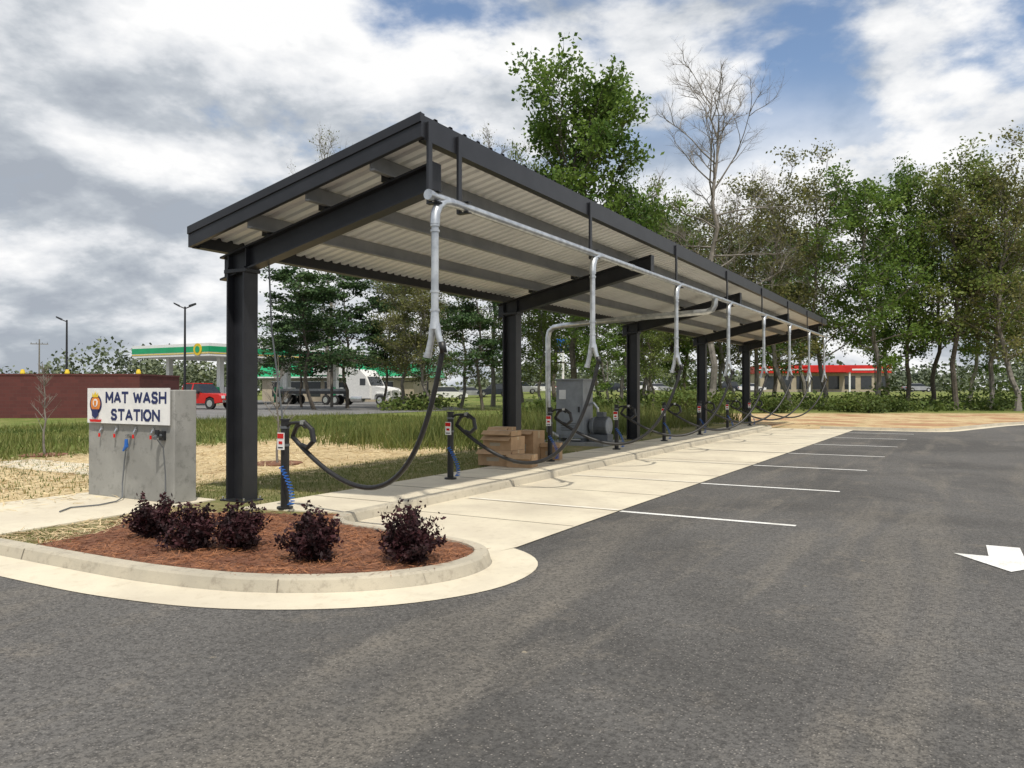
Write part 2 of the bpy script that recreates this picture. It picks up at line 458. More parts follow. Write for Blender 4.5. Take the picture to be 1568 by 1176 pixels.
for q in COLQ:
    za = zr(P0+.1,q)-.36; zb = zr(P1-.12,q)-.36
    A = Vector((P0+.1,q,za)); B = Vector((P1-.12,q,zb)); dz = Vector((0,0,-1))
    m.beam(A,B,.18,.025,BLACK); m.beam(A+dz*.026,B+dz*.026,.02,.27,BLACK); m.beam(A+dz*.297,B+dz*.297,.18,.025,BLACK)
    for p in PUR: m.box(p-.12,p-.02,q-.07,q+.07, zr(p,q)-.355, zr(p,q)-.13, BLACK)
    m.beam((P1-.125,q-.09,zb),(P1-.125,q+.09,zb),.02,.32,BLACK)
    for p in (-8.5,-8.16): m.box(p-.008,p+.008,q-.085,q+.085,zr(p,q)-.66,zr(p,q)-.39,BLACK)
m.obj('cantilever_beams', parent=can)
m = MB()
for q in COLQ:
    zt = zr(-8.32,q)-.60
    m.box(-8.49,-8.462,q-.12,q+.12,.10,zt,BLACK); m.box(-8.178,-8.15,q-.12,q+.12,.10,zt,BLACK)
    m.box(-8.461,-8.179,q-.012,q+.012,.10,zt,BLACK)
    m.box(-8.55,-8.09,q-.17,q+.17,.105,.13,BLACK)
    zc = zr(-8.32,q)-.36-.33
    m.box(-8.53,-8.11,q-.13,q+.13,zt-.03,zc+.01,BLACK)
    for sx in (-8.52,-8.12):
        for sy in (-.14,.14): m.tube([(sx,q+sy,.13),(sx,q+sy,.165)],.014,6,CHROME)
m.obj('columns', parent=can, bevel=.004)

PP = -4.86
def zp(q): return 3.70+.0095*(q-6.9)
pipe = empty('vacuum_pipework')
m = MB()
m.tube([(PP,6.72,zp(6.72)),(PP,22,zp(22)),(PP,37.3,zp(37.3))], .050, 14, GALV)
for q in (6.74, 12.8, 19.0, 25.3, 31.5): m.tube([(PP,q-.03,zp(q)),(PP,q+.03,zp(q))], .058, 14, GALV)
DQ = [6.84+4.24*i for i in range(8)]
for q in DQ:
    z = zp(q)
    m.tube([(PP,q+.34,z),(PP,q+.26,z-.005),(PP,q+.15,z-.03),(PP,q+.06,z-.09),(PP,q+.01,z-.18),(PP,q,z-.30)], .055, 14, GALV)
    zb = 2.46
    m.tube([(PP,q,z-.28),(PP,q,zb)], .042, 14, GALV)
    for zz in (z-.30, z-.36, zb+.22, zb+.02): m.tube([(PP,q,zz),(PP,q,zz-.025)], .053, 14, GALV)
    m.tube([(PP,q,zb),(PP,q,zb-.10),(PP,q,zb-.2)], [.042,.048,.058], 14, GALV)
    m.tube([(PP-.02,q,zb-.15),(PP-.045,q,zb-.30),(PP-.09,q-.01,zb-.50)], [.042,.036,.036], 12, GALV)
    m.tube([(PP+.02,q,zb-.15),(PP+.05,q,zb-.28),(PP+.10,q+.01,zb-.42)], [.042,.036,.036], 12, GALV)
    m.tube([(PP-.082,q-.01,zb-.46),(PP-.092,q-.01,zb-.51)], .044, 12, GALV)
m.tube([(PP,18.3,zp(18.3)-.03),(PP-.01,18.3,3.62),(PP-.06,18.3,3.52),(PP-.2,18.3,3.47),(-6.5,18.3,3.42),(-8.8,18.3,3.3),(-9.15,18.3,3.26),(-9.28,18.3,3.16),(-9.32,18.3,3.0),(-9.32,18.3,1.5),(-9.32,18.35,.5),(-9.2,18.6,.35)], .072, 14, GALV)
m.obj('galvanised_tubes', parent=pipe, smooth=True).modifiers.new('es','EDGE_SPLIT').split_angle = math.radians(50)
m = MB()
for q in [6.86,7.45,11.2,15.6,19.8,24.0,28.3,32.5,36.6]:
    m.box(-4.965,-4.935,q-.035,q+.035,zp(q)-.07,zr(P1,q)-.06,BLACK)
    m.box(-4.935,-4.80,q-.035,q+.035,zp(q)-.070,zp(q)-.055,BLACK)
    m.box(-4.935,-4.80,q-.035,q+.035,zp(q)+.055,zp(q)+.065,BLACK)
m.obj('pipe_brackets', parent=pipe)

PQ = [6.93+3.65*i for i in range(8)]
for i,(q,dq) in enumerate(zip(PQ,DQ)):
    e = empty('vacuum_hose_post'); pp = -7.2
    m = MB()
    m.tube([(pp,q,.12),(pp,q,1.22)], .052, 14, POSTB); m.tube([(pp,q,.12),(pp,q,.15)], .10, 14, POSTB)
    m.tube([(pp,q,1.22),(pp,q,1.24)], .06, 14, POSTB)
    for z in (.9,1.12): m.tube([(pp,q,z),(pp,q,z+.03)], .060, 12, GREYD)
    m.box(pp-.055,pp+.055,q-.075,q-.062,.86,1.07,WHITE)
    m.box(pp-.05,pp+.05,q-.079,q-.075,1.0,1.06,REDP); m.box(pp-.04,pp+.04,q-.079,q-.075,.88,.895,POSTB)
    m.box(pp-.03,pp+.03,q-.079,q-.075,.93,.965,REDP)
    m.tube([(pp,q,1.13),(pp+.12,q-.02,1.19),(pp+.28,q-.03,1.20),(pp+.38,q-.03,1.14)], .02, 8, POSTB)
    m.tube([(pp+.10,q+.03,1.02),(pp+.20,q,1.15),(pp+.34,q-.02,1.21),(pp+.47,q-.02,1.12),(pp+.50,q-.02,.98),(pp+.40,q-.02,.90),(pp+.28,q,.93)], [.026,.028,.03,.034,.036,.03,.022], 10, RUBBER)
    m.box(pp+.30,pp+.36,q-.05,q-.01,1.18,1.23,CHROME)
    m.obj('post', parent=e, smooth=False)
    m = MB()
    A = Vector((PP+.10,dq+.01,2.06)); B = Vector((pp+.10,q+.03,1.02)); pts = []
    sag = 1.02+.04*math.sin(i*2.1)
    for t in [j/36 for j in range(37)]:
        P = A.lerp(B,t)
        P.x = A.x+(B.x-A.x)*(t*t*.35+t*.65) + .12*math.sin(math.pi*t)
        P.z -= sag*4*t*(1-t)*(1+.12*(.5-t))
        pts.append(P)
    m.tube([(A.x-.01,A.y-.01,A.z+.05)]+pts, .030, 10, RUBBER)
    m.tube([(A.x-.01,A.y-.01,A.z+.06),(A.x+.01,A.y,A.z-.06)], .040, 10, RUBBER)
    m.obj('vacuum_hose', parent=e, smooth=True)
    m = MB(); hp = []
    for j in range(170):
        t = j/169; an = t*2*math.pi*15
        cx = pp+.02+.16*math.sin(t*2.4)+ (.05*t); cz = .66-.56*t+ (0.10*max(0,t-.8)/.2)
        hp.append((cx+.03*math.cos(an), q-.09+.03*math.sin(an), cz))
    m.tube(hp, .006, 5, BLUE); m.obj('coiled_air_hose', parent=e)

m = MB(); m.tube([(-7.9,7.3,3.46),(-7.89,7.35,2.4),(-7.80,7.45,1.3),(-7.78,7.5,.11)], .012, 6, GREYD); m.obj('drop_cable')

e = empty('vacuum_motor_unit'); m = MB()
m.box(-9.9,-7.9,18.7,20.1,.10,.2,CBLOCK)
m.box(-9.35,-8.55,18.85,19.5,.3,1.86,GREY); m.box(-9.38,-8.52,18.82,19.53,1.86,1.9,GREY)
m.box(-9.3,-8.6,18.835,18.85,.36,1.80,GREY); m.box(-9.25,-9.05,18.82,18.836,1.35,1.6,WHITE); m.box(-8.68,-8.64,18.8,18.836,1.0,1.15,BLACK)
for z in (.5,.56,.62,.68): m.box(-9.2,-8.75,18.826,18.836,z,z+.025,GREYD)
for x in (-9.3,-8.65): m.box(x,x+.08,18.9,19.45,.2,.3,GREYD)
m.tube([(-8.5,19.3,.62),(-8.38,19.3,.62),(-8.36,19.3,.62),(-7.98,19.3,.62),(-7.95,19.3,.62)], [.2,.26,.24,.24,.14], 18, GREY)
for j in range(10): m.tube([(-8.34+.036*j,19.3,.62),(-8.325+.036*j,19.3,.62)], .265, 16, GREYD)
m.box(-8.5,-7.95,19.1,19.5,.2,.4,GREYD); m.box(-8.3,-8.1,19.2,19.4,.86,1.0,GREYD)
m.tube([(-8.55,19.2,1.2),(-8.4,19.2,1.25),(-8.3,19.25,1.1),(-8.3,19.3,.8)], .04, 8, GALV)
m.obj('cabinet_and_motor', parent=e, bevel=.006)

def carton(x,y,z,w,d,h,rot):
    m = MB(); m.box(-w/2,w/2,-d/2,d/2,0,h,CARD); m.box(-w/2-.002,w/2+.002,-.03,.03,h*.75,h+.002,TAPE)
    m.box(-.0015,.0015,-d/2-.0015,d/2+.0015,h*.2,h+.003,JOINT); m.box(-w*.25,w*.12,-d/2-.002,-d/2,h*.3,h*.55,TAN)
    m.hexa([(-w/2,-d/2-.10,h-.07),(w/2,-d/2-.10,h-.07),(w/2,-d/2,h+.001),(-w/2,-d/2,h+.001),(-w/2,-d/2-.10,h-.066),(w/2,-d/2-.10,h-.066),(w/2,-d/2,h+.006),(-w/2,-d/2,h+.006)], CARD)
    o = m.obj('cardboard_box', lot=False, bevel=.004)
    X,Y = lot2w(x,y); o.location = (X,Y,z); o.rotation_euler = (0,0,R+rot)
carton(-7.7,13.1,.125,.75,.55,.30,.05); carton(-7.66,13.12,.43,.66,.5,.26,-.05); carton(-7.15,12.95,.125,.5,.4,.24,.2)
carton(-7.68,13.1,.70,.62,.42,.10,.02)
carton(-7.75,14.35,.125,.5,.4,.62,-.15); carton(-7.35,14.6,.125,.4,.4,.35,.3); carton(-8.15,13.9,.125,.45,.4,.7,.1)

# ------------------------------------------------------------ mat wash station
e = empty('mat_wash_station')
m = MB(); m.box(-10.6,-8.74,6.5,6.84,.12,1.60,CBLOCK); o = m.obj('concrete_block', parent=e, bevel=.012)
m = MB()
for i,x in enumerate((-10.27,-9.93,-9.52,-9.15)):
    m.box(x-.022,x+.022,6.48,6.497,1.04,1.10,CHROME); m.tube([(x,6.48,1.07),(x,6.455,1.03),(x,6.455,.97)], .009, 8, CHROME)
    m.tube([(x,6.45,1.0),(x,6.45,.95)], .014, 8, REDP)
m.tube([(-9.62,6.49,.98),(-9.62,6.42,.98)],.024,8,CHROME); m.tube([(-9.62,6.42,.94),(-9.62,6.42,.84),(-9.66,6.40,.78)],[.02,.028,.012],8,BLUE)
m.tube([(-9.62,6.42,.84),(-9.68,6.43,.6),(-9.70,6.42,.35),(-9.64,6.38,.16),(-9.5,6.2,.14),(-9.4,5.9,.14),(-9.5,5.6,.14),(-9.3,5.35,.14)],.009,7,GREYD)
m.tube([(-8.95,6.5,1.0),(-8.95,6.38,1.0),(-8.88,6.32,.98)],.024,8,GREYD); m.tube([(-8.95,6.40,1.0),(-8.95,6.40,1.08)],.03,8,BLACK)
m.box(-9.0,-8.9,6.46,6.499,.94,1.06,BLACK)
m.tube([(-8.87,6.34,.97),(-8.85,6.42,.85),(-8.86,6.46,.5),(-8.86,6.46,.14)],.008,7,GREYD)
m.obj('taps_and_hooks', parent=e)
sg = empty('mat_wash_sign')
m = MB(); m.box(-10.56,-8.79,6.458,6.478,1.14,1.625,WHITE)
m.tube([(-10.36,6.456,1.40),(-10.36,6.452,1.40)],.135,28,NAVY); m.tube([(-10.36,6.4515,1.405),(-10.36,6.448,1.405)],.108,28,ORANGE)
m.tube([(-10.36,6.4475,1.42),(-10.36,6.444,1.42)],.055,20,WHITE)
m.prof([(-10.44,1.33),(-10.28,1.33),(-10.29,1.24),(-10.36,1.20),(-10.43,1.24)], 6.442, 6.446, NAVY)
m.prof([(-10.50,1.19),(-10.22,1.19),(-10.25,1.155),(-10.47,1.155)], 6.446, 6.451, REDP)
m.prof([(-10.43,1.50),(-10.42,1.56),(-10.39,1.52),(-10.36,1.58),(-10.33,1.52),(-10.30,1.56),(-10.29,1.50)], 6.443, 6.446, YELLOW)
m.prof([(-10.39,1.45),(-10.33,1.45),(-10.34,1.38),(-10.38,1.38)], 6.441, 6.4435, ORANGE)
m.obj('panel', parent=sg)
# block lettering cut from strokes (letter box 1 x 1)
GL = {'M':(1.15,[[(0,0),(0,1)],[(0,1),(.5,.25)],[(.5,.25),(1,1)],[(1,1),(1,0)]]),
 'A':(1.05,[[(0,0),(.5,1)],[(.5,1),(1,0)],[(.2,.30),(.8,.30)]]),
 'T':(.95,[[(0,1),(1,1)],[(.5,1),(.5,0)]]),
 'W':(1.35,[[(0,1),(.25,0)],[(.25,0),(.5,.85)],[(.5,.85),(.75,0)],[(.75,0),(1,1)]]),
 'S':(.9,[[(.96,.82),(.72,1)],[(.72,1),(.25,1)],[(.25,1),(.03,.78)],[(.03,.78),(.2,.55)],[(.2,.55),(.8,.45)],[(.8,.45),(.97,.22)],[(.97,.22),(.75,0)],[(.75,0),(.25,0)],[(.25,0),(.02,.18)]]),
 'H':(1.0,[[(0,0),(0,1)],[(1,0),(1,1)],[(0,.5),(1,.5)]]),
 'I':(.001,[[(0,0),(0,1)]]),
 'O':(1.1,[[(.3,1),(.7,1)],[(.7,1),(1,.68)],[(1,.68),(1,.32)],[(1,.32),(.7,0)],[(.7,0),(.3,0)],[(.3,0),(0,.32)],[(0,.32),(0,.68)],[(0,.68),(.3,1)]]),
 'N':(1.05,[[(0,0),(0,1)],[(0,1),(1,0)],[(1,0),(1,1)]])}
m = MB(); yc = 6.4560
for txt,x0,x1,z0,h in (('MAT WASH',-10.14,-8.84,1.435,.125),('STATION',-10.02,-8.97,1.20,.125)):
    th = .036; gap_ = .40; sp_ = .75
    tot = sum((GL[c][0] if c != ' ' else sp_-gap_) for c in txt)+gap_*(len(txt)-1)
    sx = (x1-x0-th)/tot; x = x0+th/2
    for c in txt:
        if c == ' ': x += sp_*sx; continue
        wd, st = GL[c]
        for j,(a,b_) in enumerate(st):
            A = Vector((x+a[0]*wd*sx, z0+a[1]*h)); B = Vector((x+b_[0]*wd*sx, z0+b_[1]*h))
            d = (B-A).normalized(); n = Vector((-d.y,d.x))*th/2
            ext = d*(th/2*(.85 if abs(d.x) < .05 or abs(d.y) < .05 else .35))
            A = A-ext; B = B+ext; y = yc-.0005*j
            m.prof([(A.x-n.x,A.y-n.y),(B.x-n.x,B.y-n.y),(B.x+n.x,B.y+n.y),(A.x+n.x,A.y+n.y)], y, 6.4579, NAVY)
        x += (wd+gap_)*sx
m.obj('lettering', parent=sg)

# ------------------------------------------------------------ shrubs
def shrub(x,y,h,w,seed):
    r = np.random.RandomState(seed); m = MB(); C = []
    for j in range(50):
        a = r.uniform(0,2*math.pi); el = r.uniform(.05,1.0)
        L = r.uniform(.6,1.12)
        tip = Vector((math.cos(a)*w/2*math.cos(el*1.35)*L, math.sin(a)*w/2*math.cos(el*1.35)*L, h*(.18+.82*math.sin(el*1.5))*L))
        mid_ = tip*.5+Vector((r.normal()*.02,r.normal()*.02,.02))
        m.tube([(0,0,0),tuple(mid_),tuple(tip)],[.006,.004,.002],4,STEM)
        for t in np.linspace(.25,1.03,13):
            c = Vector((0,0,0)).lerp(mid_,t*2) if t < .5 else mid_.lerp(tip,(t-.5)*2)
            for _ in range(6): C.append((c.x+r.normal()*.026,c.y+r.normal()*.026,max(.01,c.z+r.normal()*.022)))
    m.leaves(C,.022,LEAF_B,r,.1,.55)
    o = m.obj('loropetalum_shrub', lot=False); o.location = (x,y,.115)
for i,(u,d,h,w) in enumerate(((236,7.75,.42,.52),(298,7.2,.38,.54),(370,7.2,.40,.54),(482,6.72,.43,.56),(626,6.62,.49,.58))):
    shrub((u-784)/1178*d, d, h, w, 30+i)

# ------------------------------------------------------------ grass / straw scatter
r = np.random.RandomState(9); m = MB()
def blades(mb, pts, h, mat, r, w=.012):
    n = len(pts); P = np.asarray(pts); a = r.uniform(0,2*math.pi,n); hh = h*r.uniform(.5,1.4,n)
    dx = np.cos(a)*w; dy = np.sin(a)*w; lx = r.normal(size=n)*hh*.35; ly = r.normal(size=n)*hh*.35
    V = np.stack([P-np.stack([dx,dy,0*dx],1), P+np.stack([dx,dy,0*dx],1), P+np.stack([lx,ly,hh],1)],1).reshape(-1,3)
    o = len(mb.v); mb.v.extend(map(tuple,V.tolist())); i = mb.mi(mat)
    mb.f.extend(map(tuple,(np.arange(n)[:,None]*3+np.arange(3)[None,:]+o).tolist())); mb.m.extend([i]*n)
pts = [(r.uniform(-32,-17.2),r.uniform(4.5,34),.1) for _ in range(20000)]
blades(m, pts, .14, GRASSB, r, .022)
for _ in range(170):
    cx,cy = r.uniform(-15,-9.2), r.uniform(15.5,36); hh = r.uniform(.2,.85)
    pts = [(cx+r.normal()*.45,cy+r.normal()*.45,.1) for _ in range(110)]
    blades(m, pts, hh, GRASSB, r, .016)
for _ in range(150):
    cx,cy = r.uniform(-32,-17.5), r.uniform(8,34); hh = r.uniform(.12,.34)
    pts = [(cx+r.normal()*.8,cy+r.normal()*.8,.1) for _ in range(60)]
    blades(m, pts, hh, GRASSB, r, .02)
pts = [(r.uniform(-10.6,-7.8),r.uniform(7.1,17),.105) for _ in range(12000)]
blades(m, pts, .045, GRASSB, r, .006)
pts = [(r.uniform(-8.4,-7.4)-abs(r.normal())*.1,r.uniform(4.18,4.75),.108) for _ in range(500)]
blades(m, pts, .03, GRASSB, r, .004)
pts = [(r.uniform(-30,-10.9),r.uniform(4.2,9),.108) for _ in range(7000)]
blades(m, pts, .06, GRASSB, r, .01)
m.obj('grass_tufts')
m = MB()
pts = [(r.uniform(-17.6,-10.0)+r.normal()*.4,r.uniform(5,26),.115+abs(r.normal())*.015) for _ in range(24000)]
pts += [(r.uniform(-8.5,-7.6),r.uniform(4.2,6.4),.115) for _ in range(900)]
m.leaves(pts,.11,STRAWB,r,.9,.06)
m.obj('scattered_straw')

# ------------------------------------------------------------ trees
def make_tree(seed, H, spread, kind, leafm, bark, nb=30, ns=5, nt_=4, lpc=14, lsize=.2, base=.28, csd=.42):
    rn = random.Random(seed); r = np.random.RandomState(seed); m = MB(); C = []
    pts = []; x = y = 0
    N = 14; top = .88 if kind == 'b' else .97
    for i in range(N+1):
        f = i/N; pts.append(Vector((x,y,H*top*f))); x += rn.gauss(0,.012*H); y += rn.gauss(0,.012*H)
    r0 = H*.0105
    m.tube(pts, [r0*(1-f)**.8+.02 if f > .02 else r0*1.35 for f in [i/N for i in range(N+1)]], 7, bark)
    def tp(f):
        k_ = f*N; i = min(int(k_),N-1); return pts[i].lerp(pts[i+1],k_-i)
    def br(p0,d,L,rad,lvl,up):
        n = 4 if lvl < 3 else 2; P = [p0.copy()]; dd = d.copy()
        for i in range(n):
            dd = (dd+Vector((rn.gauss(0,.16),rn.gauss(0,.16),rn.gauss(0,.12)+up))).normalized(); P.append(P[-1]+dd*L/n)
        m.tube(P,[rad*(1-.75*i/n) for i in range(n+1)], 4 if lvl==1 else 3, bark, cap=False)
        return P, dd
    for b in range(nb):
        f = base+(1-base)*(b+rn.random())/nb*.97
        g_ = (f-base)/(1-base)
        if kind == 'pine': env = spread*(1-g_)**.45*rn.uniform(.5,1.15)+.4; el = rn.uniform(-.12,.3); up=.03
        else:
            env = spread*(.42+.58*math.sin(math.pi*min(1,(g_*.66+.18)))**.8)*rn.uniform(.55,1.12); el = .2+.75*g_+rn.gauss(0,.18); up=.06
        az = b*2.4+rn.gauss(0,.5)
        d = Vector((math.cos(az)*math.cos(el),math.sin(az)*math.cos(el),math.sin(el)))
        P,dd = br(tp(f),d,env,r0*.38*(1-.5*g_),1,up)
        for s_ in range(ns):
            t = rn.uniform(.3,1); k_ = t*4; i = min(int(k_),3); q = P[i].lerp(P[i+1],k_-i)
            d2 = (dd+Vector((rn.gauss(0,.75),rn.gauss(0,.75),rn.gauss(.1,.45 if kind!='pine' else .12)))).normalized()
            P2,dd2 = br(q,d2,env*rn.uniform(.25,.5),r0*.14,2,up)
            for t_ in range(nt_):
                t = rn.uniform(.35,1); k_ = t*4; i = min(int(k_),3); q = P2[i].lerp(P2[i+1],k_-i)
                d3 = (dd2+Vector((rn.gauss(0,.7),rn.gauss(0,.7),rn.gauss(.1,.5)))).normalized()
                P3,dd3 = br(q,d3,env*rn.uniform(.12,.28),r0*.055,3,.05)
                if kind == 'bare':
                    for w_ in range(5):
                        d4 = (dd3+Vector((rn.gauss(0,.6),rn.gauss(0,.6),rn.gauss(.25,.4)))).normalized()
                        br(P3[rn.randint(0,2)],d4,env*rn.uniform(.1,.2),r0*.025,4,.05)
                if lpc:
                    n = max(1,int(lpc*rn.uniform(.3,1.6)))
                    sd = np.array([csd,csd,csd*(.6 if kind!='pine' else .3)])
                    c0 = P3[-1].lerp(P3[0],rn.random()*.6)
                    C.extend((np.array(c0)+r.normal(size=(n,3))*sd).tolist())
    m.leaves(C, lsize, leafm, r, .25, .65)
    return m.mesh('tree_mesh')
PR = {
 'G': [make_tree(11,22,5.6,'b',LEAF_A,BARK,46,7,5,15,.165,.30,.45)],
 'A': [make_tree(1,22,5.0,'b',LEAF_A,BARK,38,6,5,15,.15,.22,.42), make_tree(2,22,4.6,'b',LEAF_A,BARKG,36,6,5,13,.15,.26,.42)],
 'S': [make_tree(3,22,4.6,'b',LEAF_S,BARKG,36,6,5,11,.135,.22,.48), make_tree(4,22,4.4,'b',LEAF_S,BARK,34,6,5,10,.135,.28,.48)],
 'Y': [make_tree(5,22,4.8,'b',LEAF_Y,BARKG,36,6,5,10,.13,.2,.48)],
 'B': [make_tree(6,22,5.4,'bare',LEAF_Y,BARKG,28,6,5,0,.12,.3), make_tree(7,22,4.4,'bare',LEAF_Y,BARKG,24,6,4,2,.10,.25)],
 'P': [make_tree(8,14,4.6,'pine',LEAF_P,BARK,38,7,4,15,.13,.24,.32), make_tree(10,14,4.2,'pine',LEAF_P,BARK,34,7,4,14,.13,.30,.32)],
}
NM = {'G':'broadleaf_tree','A':'broadleaf_tree','S':'broadleaf_tree','Y':'budding_tree','B':'bare_tree','P':'pine_tree'}
rt = random.Random(77)
def tree(u,d,topv,kind,j=0,sxy=1.0):
    x = (u-784)/1178*d; zb = hgt(x,d)
    H = 1.6+(597-topv)/1178*d-zb
    me = PR[kind][j % len(PR[kind])]; H0 = 14 if kind == 'P' else 22
    o = bpy.data.objects.new(NM[kind], me); scene.collection.objects.link(o)
    s = H/H0; o.location = (x,d,zb-.1); sx = (s*.55+.45)*sxy; o.scale = (sx,sx,s); o.rotation_euler = (0,0,rt.uniform(0,6.28))
for t in ((880,62,122,'G',0,1.0),(1085,60,128,'B',0,1.1),(802,68,235,'S',0,.6),(755,74,215,'B',1,.8),(945,66,270,'A',1,.75),(985,70,285,'S',0,.8),
          (1035,72,300,'S',1,.9),(1125,68,295,'Y',0,.9),(1160,70,280,'B',1,.9),(1210,63,252,'Y',0,.95),(1262,66,245,'Y',0,.85),(1335,61,264,'A',1,.95),
          (1390,63,257,'A',0,.8),(1430,68,275,'S',1,.9),(1465,60,236,'S',1,.95),(1515,62,236,'S',0,.9),(1558,58,222,'Y',0,.95),(1610,64,232,'S',1,1),
          (1190,80,340,'A',0,1),(1360,88,340,'S',1,1),(1480,84,345,'A',1,1),(1570,86,320,'S',0,1),
          (1240,86,350,'A',1,1),(1110,86,350,'S',0,1),(1050,86,340,'A',0,1),(985,84,330,'A',1,1),(920,88,330,'S',0,1),(850,86,330,'A',0,1),
          (482,62,410,'P',0,1.1),(532,66,412,'P',1,1.05),(462,70,450,'P',1,.8),(582,68,425,'P',0,.85),(622,62,410,'Y',0,.85),(664,60,400,'Y',0,.8),(705,66,395,'S',0,.8),(740,60,405,'P',1,.9),
          (505,88,222,'B',1,.8),(645,78,400,'Y',0,.9),(830,64,430,'S',0,.75),(930,60,440,'A',1,.7),(1000,60,450,'S',1,.7)):
    tree(*t)
r = np.random.RandomState(21); m = MB(); C = []
for j in range(360):
    u = r.uniform(600,1680)
    if 675 < u < 860: continue
    if 1130 < u < 1330 and r.rand() < .45: continue
    d = r.uniform(58,78); x = (u-784)/1178*d; z = hgt(x,d)
    h = r.uniform(.4,1.5)*(1.2 if 900 < u < 1120 else 1.0); w = r.uniform(.8,2.4)
    if r.rand() < .15 and (u > 1330 or 900 < u < 1100): h *= 2.2
    n = int(50*h*w/2)+20
    v = r.normal(size=(n,3)); v /= np.linalg.norm(v,axis=1)[:,None]; v *= r.uniform(.4,1.15,(n,1))
    C.extend((np.array([x,d,z+h*.4])+v*np.array([w,w,h*.6])).tolist())
m.leaves(C,.17,LEAF_U,r,.2,.65)
m.obj('undergrowth', lot=False)
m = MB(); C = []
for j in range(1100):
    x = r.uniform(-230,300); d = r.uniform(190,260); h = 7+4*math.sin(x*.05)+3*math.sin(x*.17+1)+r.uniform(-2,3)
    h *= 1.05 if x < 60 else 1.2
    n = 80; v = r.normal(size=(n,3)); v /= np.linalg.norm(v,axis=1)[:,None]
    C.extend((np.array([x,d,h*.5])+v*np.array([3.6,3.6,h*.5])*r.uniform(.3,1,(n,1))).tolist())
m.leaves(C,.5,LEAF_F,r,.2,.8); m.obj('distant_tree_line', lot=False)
def bush(u,d,h,w,seed):
    r = np.random.RandomState(seed); m = MB(); x = (u-784)/1178*d
    for _ in range(9):
        a = r.uniform(0,6.28); m.tube([(0,0,0),(math.cos(a)*w*.3,math.sin(a)*w*.3,h*.7)],[.04,.01],4,BARK)
    C = []
    for _ in range(26):
        c = np.array([r.normal()*w*.35,r.normal()*w*.3,abs(r.uniform(.2,.85))*h]); C.extend((c+r.normal(size=(60,3))*np.array([.35,.35,.2])).tolist())
    m.leaves(C,.10,LEAF_U,r,.2,.6); o = m.obj('wild_bush', lot=False); o.location = (x,d,hgt(x,d))
for a in ((1330,54,1.3,2.8,1),(1300,57,1.1,2.2,2),(1365,56,1.0,2.0,3),(1040,45,1.6,2.0,5),(1185,54,1.0,2.0,6),(822,34,1.2,1.6,7),(1075,50,1.6,2.2,9),(905,36,1.3,1.5,11)): bush(*a)
def sapling(x,y,H,seed):
    rn = random.Random(seed); m = MB()
    P = [Vector((rn.gauss(0,.02),rn.gauss(0,.02),H*i/8)) for i in range(9)]
    m.tube(P,[.022*(1-i/9)+.004 for i in range(9)],6,BARKG)
    for b in range(26):
        f = rn.uniform(.3,.98); p = P[int(f*8)].copy(); a = rn.uniform(0,6.28); L = H*.32*(1.15-f)
        d = Vector((math.cos(a)*.6,math.sin(a)*.6,.8)).normalized(); q = p+d*L; m.tube([p,p+d*L*.5+Vector((0,0,.01)),q],[.008,.005,.003],4,BARKG)
        for _ in range(3):
            s0 = p.lerp(q,rn.uniform(.3,.9)); m.tube([s0,s0+Vector((rn.gauss(0,.1),rn.gauss(0,.1),.14))*H*.5],[.004,.002],3,BARKG)
    m.tube([(0.0,0,0),(0,0,.03)],.5,14,MULCH)
    o = m.obj('young_tree', lot=False); o.location = (x,y,.108)
sapling(-.608*17.5,17.5,2.1,3); sapling(-.305*15.5,15.5,2.2,4)

# ------------------------------------------------------------ background buildings
def place(o,u,d,rot=0,z=0):
    o.location = ((u-784)/1178*d,d,z); o.rotation_euler = (0,0,rot)
e = empty('petrol_station_canopy', lot=False); place(e,320,75,R)
m = MB()
m.box(-12,0,0,23,4.95,6.2,WHITE)
for (x0,x1,y0,y1) in ((-12.03,.03,-.03,-.004),(.004,.03,-.03,23),(-12.03,-12.004,-.03,23)):
    m.box(x0,x1,y0,y1,5.35,5.90,GREEN); m.box(x0-.01 if x0<-5 else x0,x1+.01,y0-.012,y1,5.18,5.26,YELLOW)
m.tube([(-1.6,-.04,5.6),(-1.6,-.09,5.6)],.6,18,YELLOW); m.tube([(-1.6,-.09,5.6),(-1.6,-.12,5.6)],.33,14,GREEN)
for x in (-10,-2):
    for y in (3,11.5,20): m.box(x-.25,x+.25,y-.25,y+.25,0,4.95,WHITE); m.box(x-.5,x+.5,y-1.4,y+1.4,0,.2,CURB); m.box(x-.35,x+.35,y-1.0,y-.4,.2,1.9,GREEN); m.box(x-.3,x+.3,y+.4,y+1.0,.2,1.9,WHITE)
m.obj('canopy_structure', parent=e)
e = empty('convenience_store', lot=False); place(e,515,104,math.radians(-12))
m = MB(); m.box(-11,11,0,12,0,3.3,TAN)
m.hexa([(-11.6,-.7,3.3),(11.6,-.7,3.3),(11.6,12.6,3.3),(-11.6,12.6,3.3),(-11.2,.5,5.1),(11.2,.5,5.1),(11.2,11.6,5.1),(-11.2,11.6,5.1)],GREEN)
for i in range(7): m.box(-9.5+2.6*i,-7.5+2.6*i,-.03,.02,.7,2.7,GLASS); m.box(-9.6+2.6*i,-7.4+2.6*i,-.06,-.032,2.7,2.8,WHITE)
m.box(-1,1,-.05,.03,0,2.6,GLASS); m.box(-3,3,-.78,-.62,3.6,4.7,WHITE); m.box(-11.7,11.7,-.78,-.7,3.22,3.4,WHITE)
m.obj('walls_and_roof', parent=e)
e = empty('red_roof_store', lot=False); place(e,1262,148,math.radians(-5),1.25)
m = MB(); m.box(-12,12,0,14,0,3.6,TAN); m.box(-12.3,12.3,-.5,14.3,3.6,5.1,REDP); m.box(-12.35,12.35,-.56,-.502,4.1,4.4,WHITE)
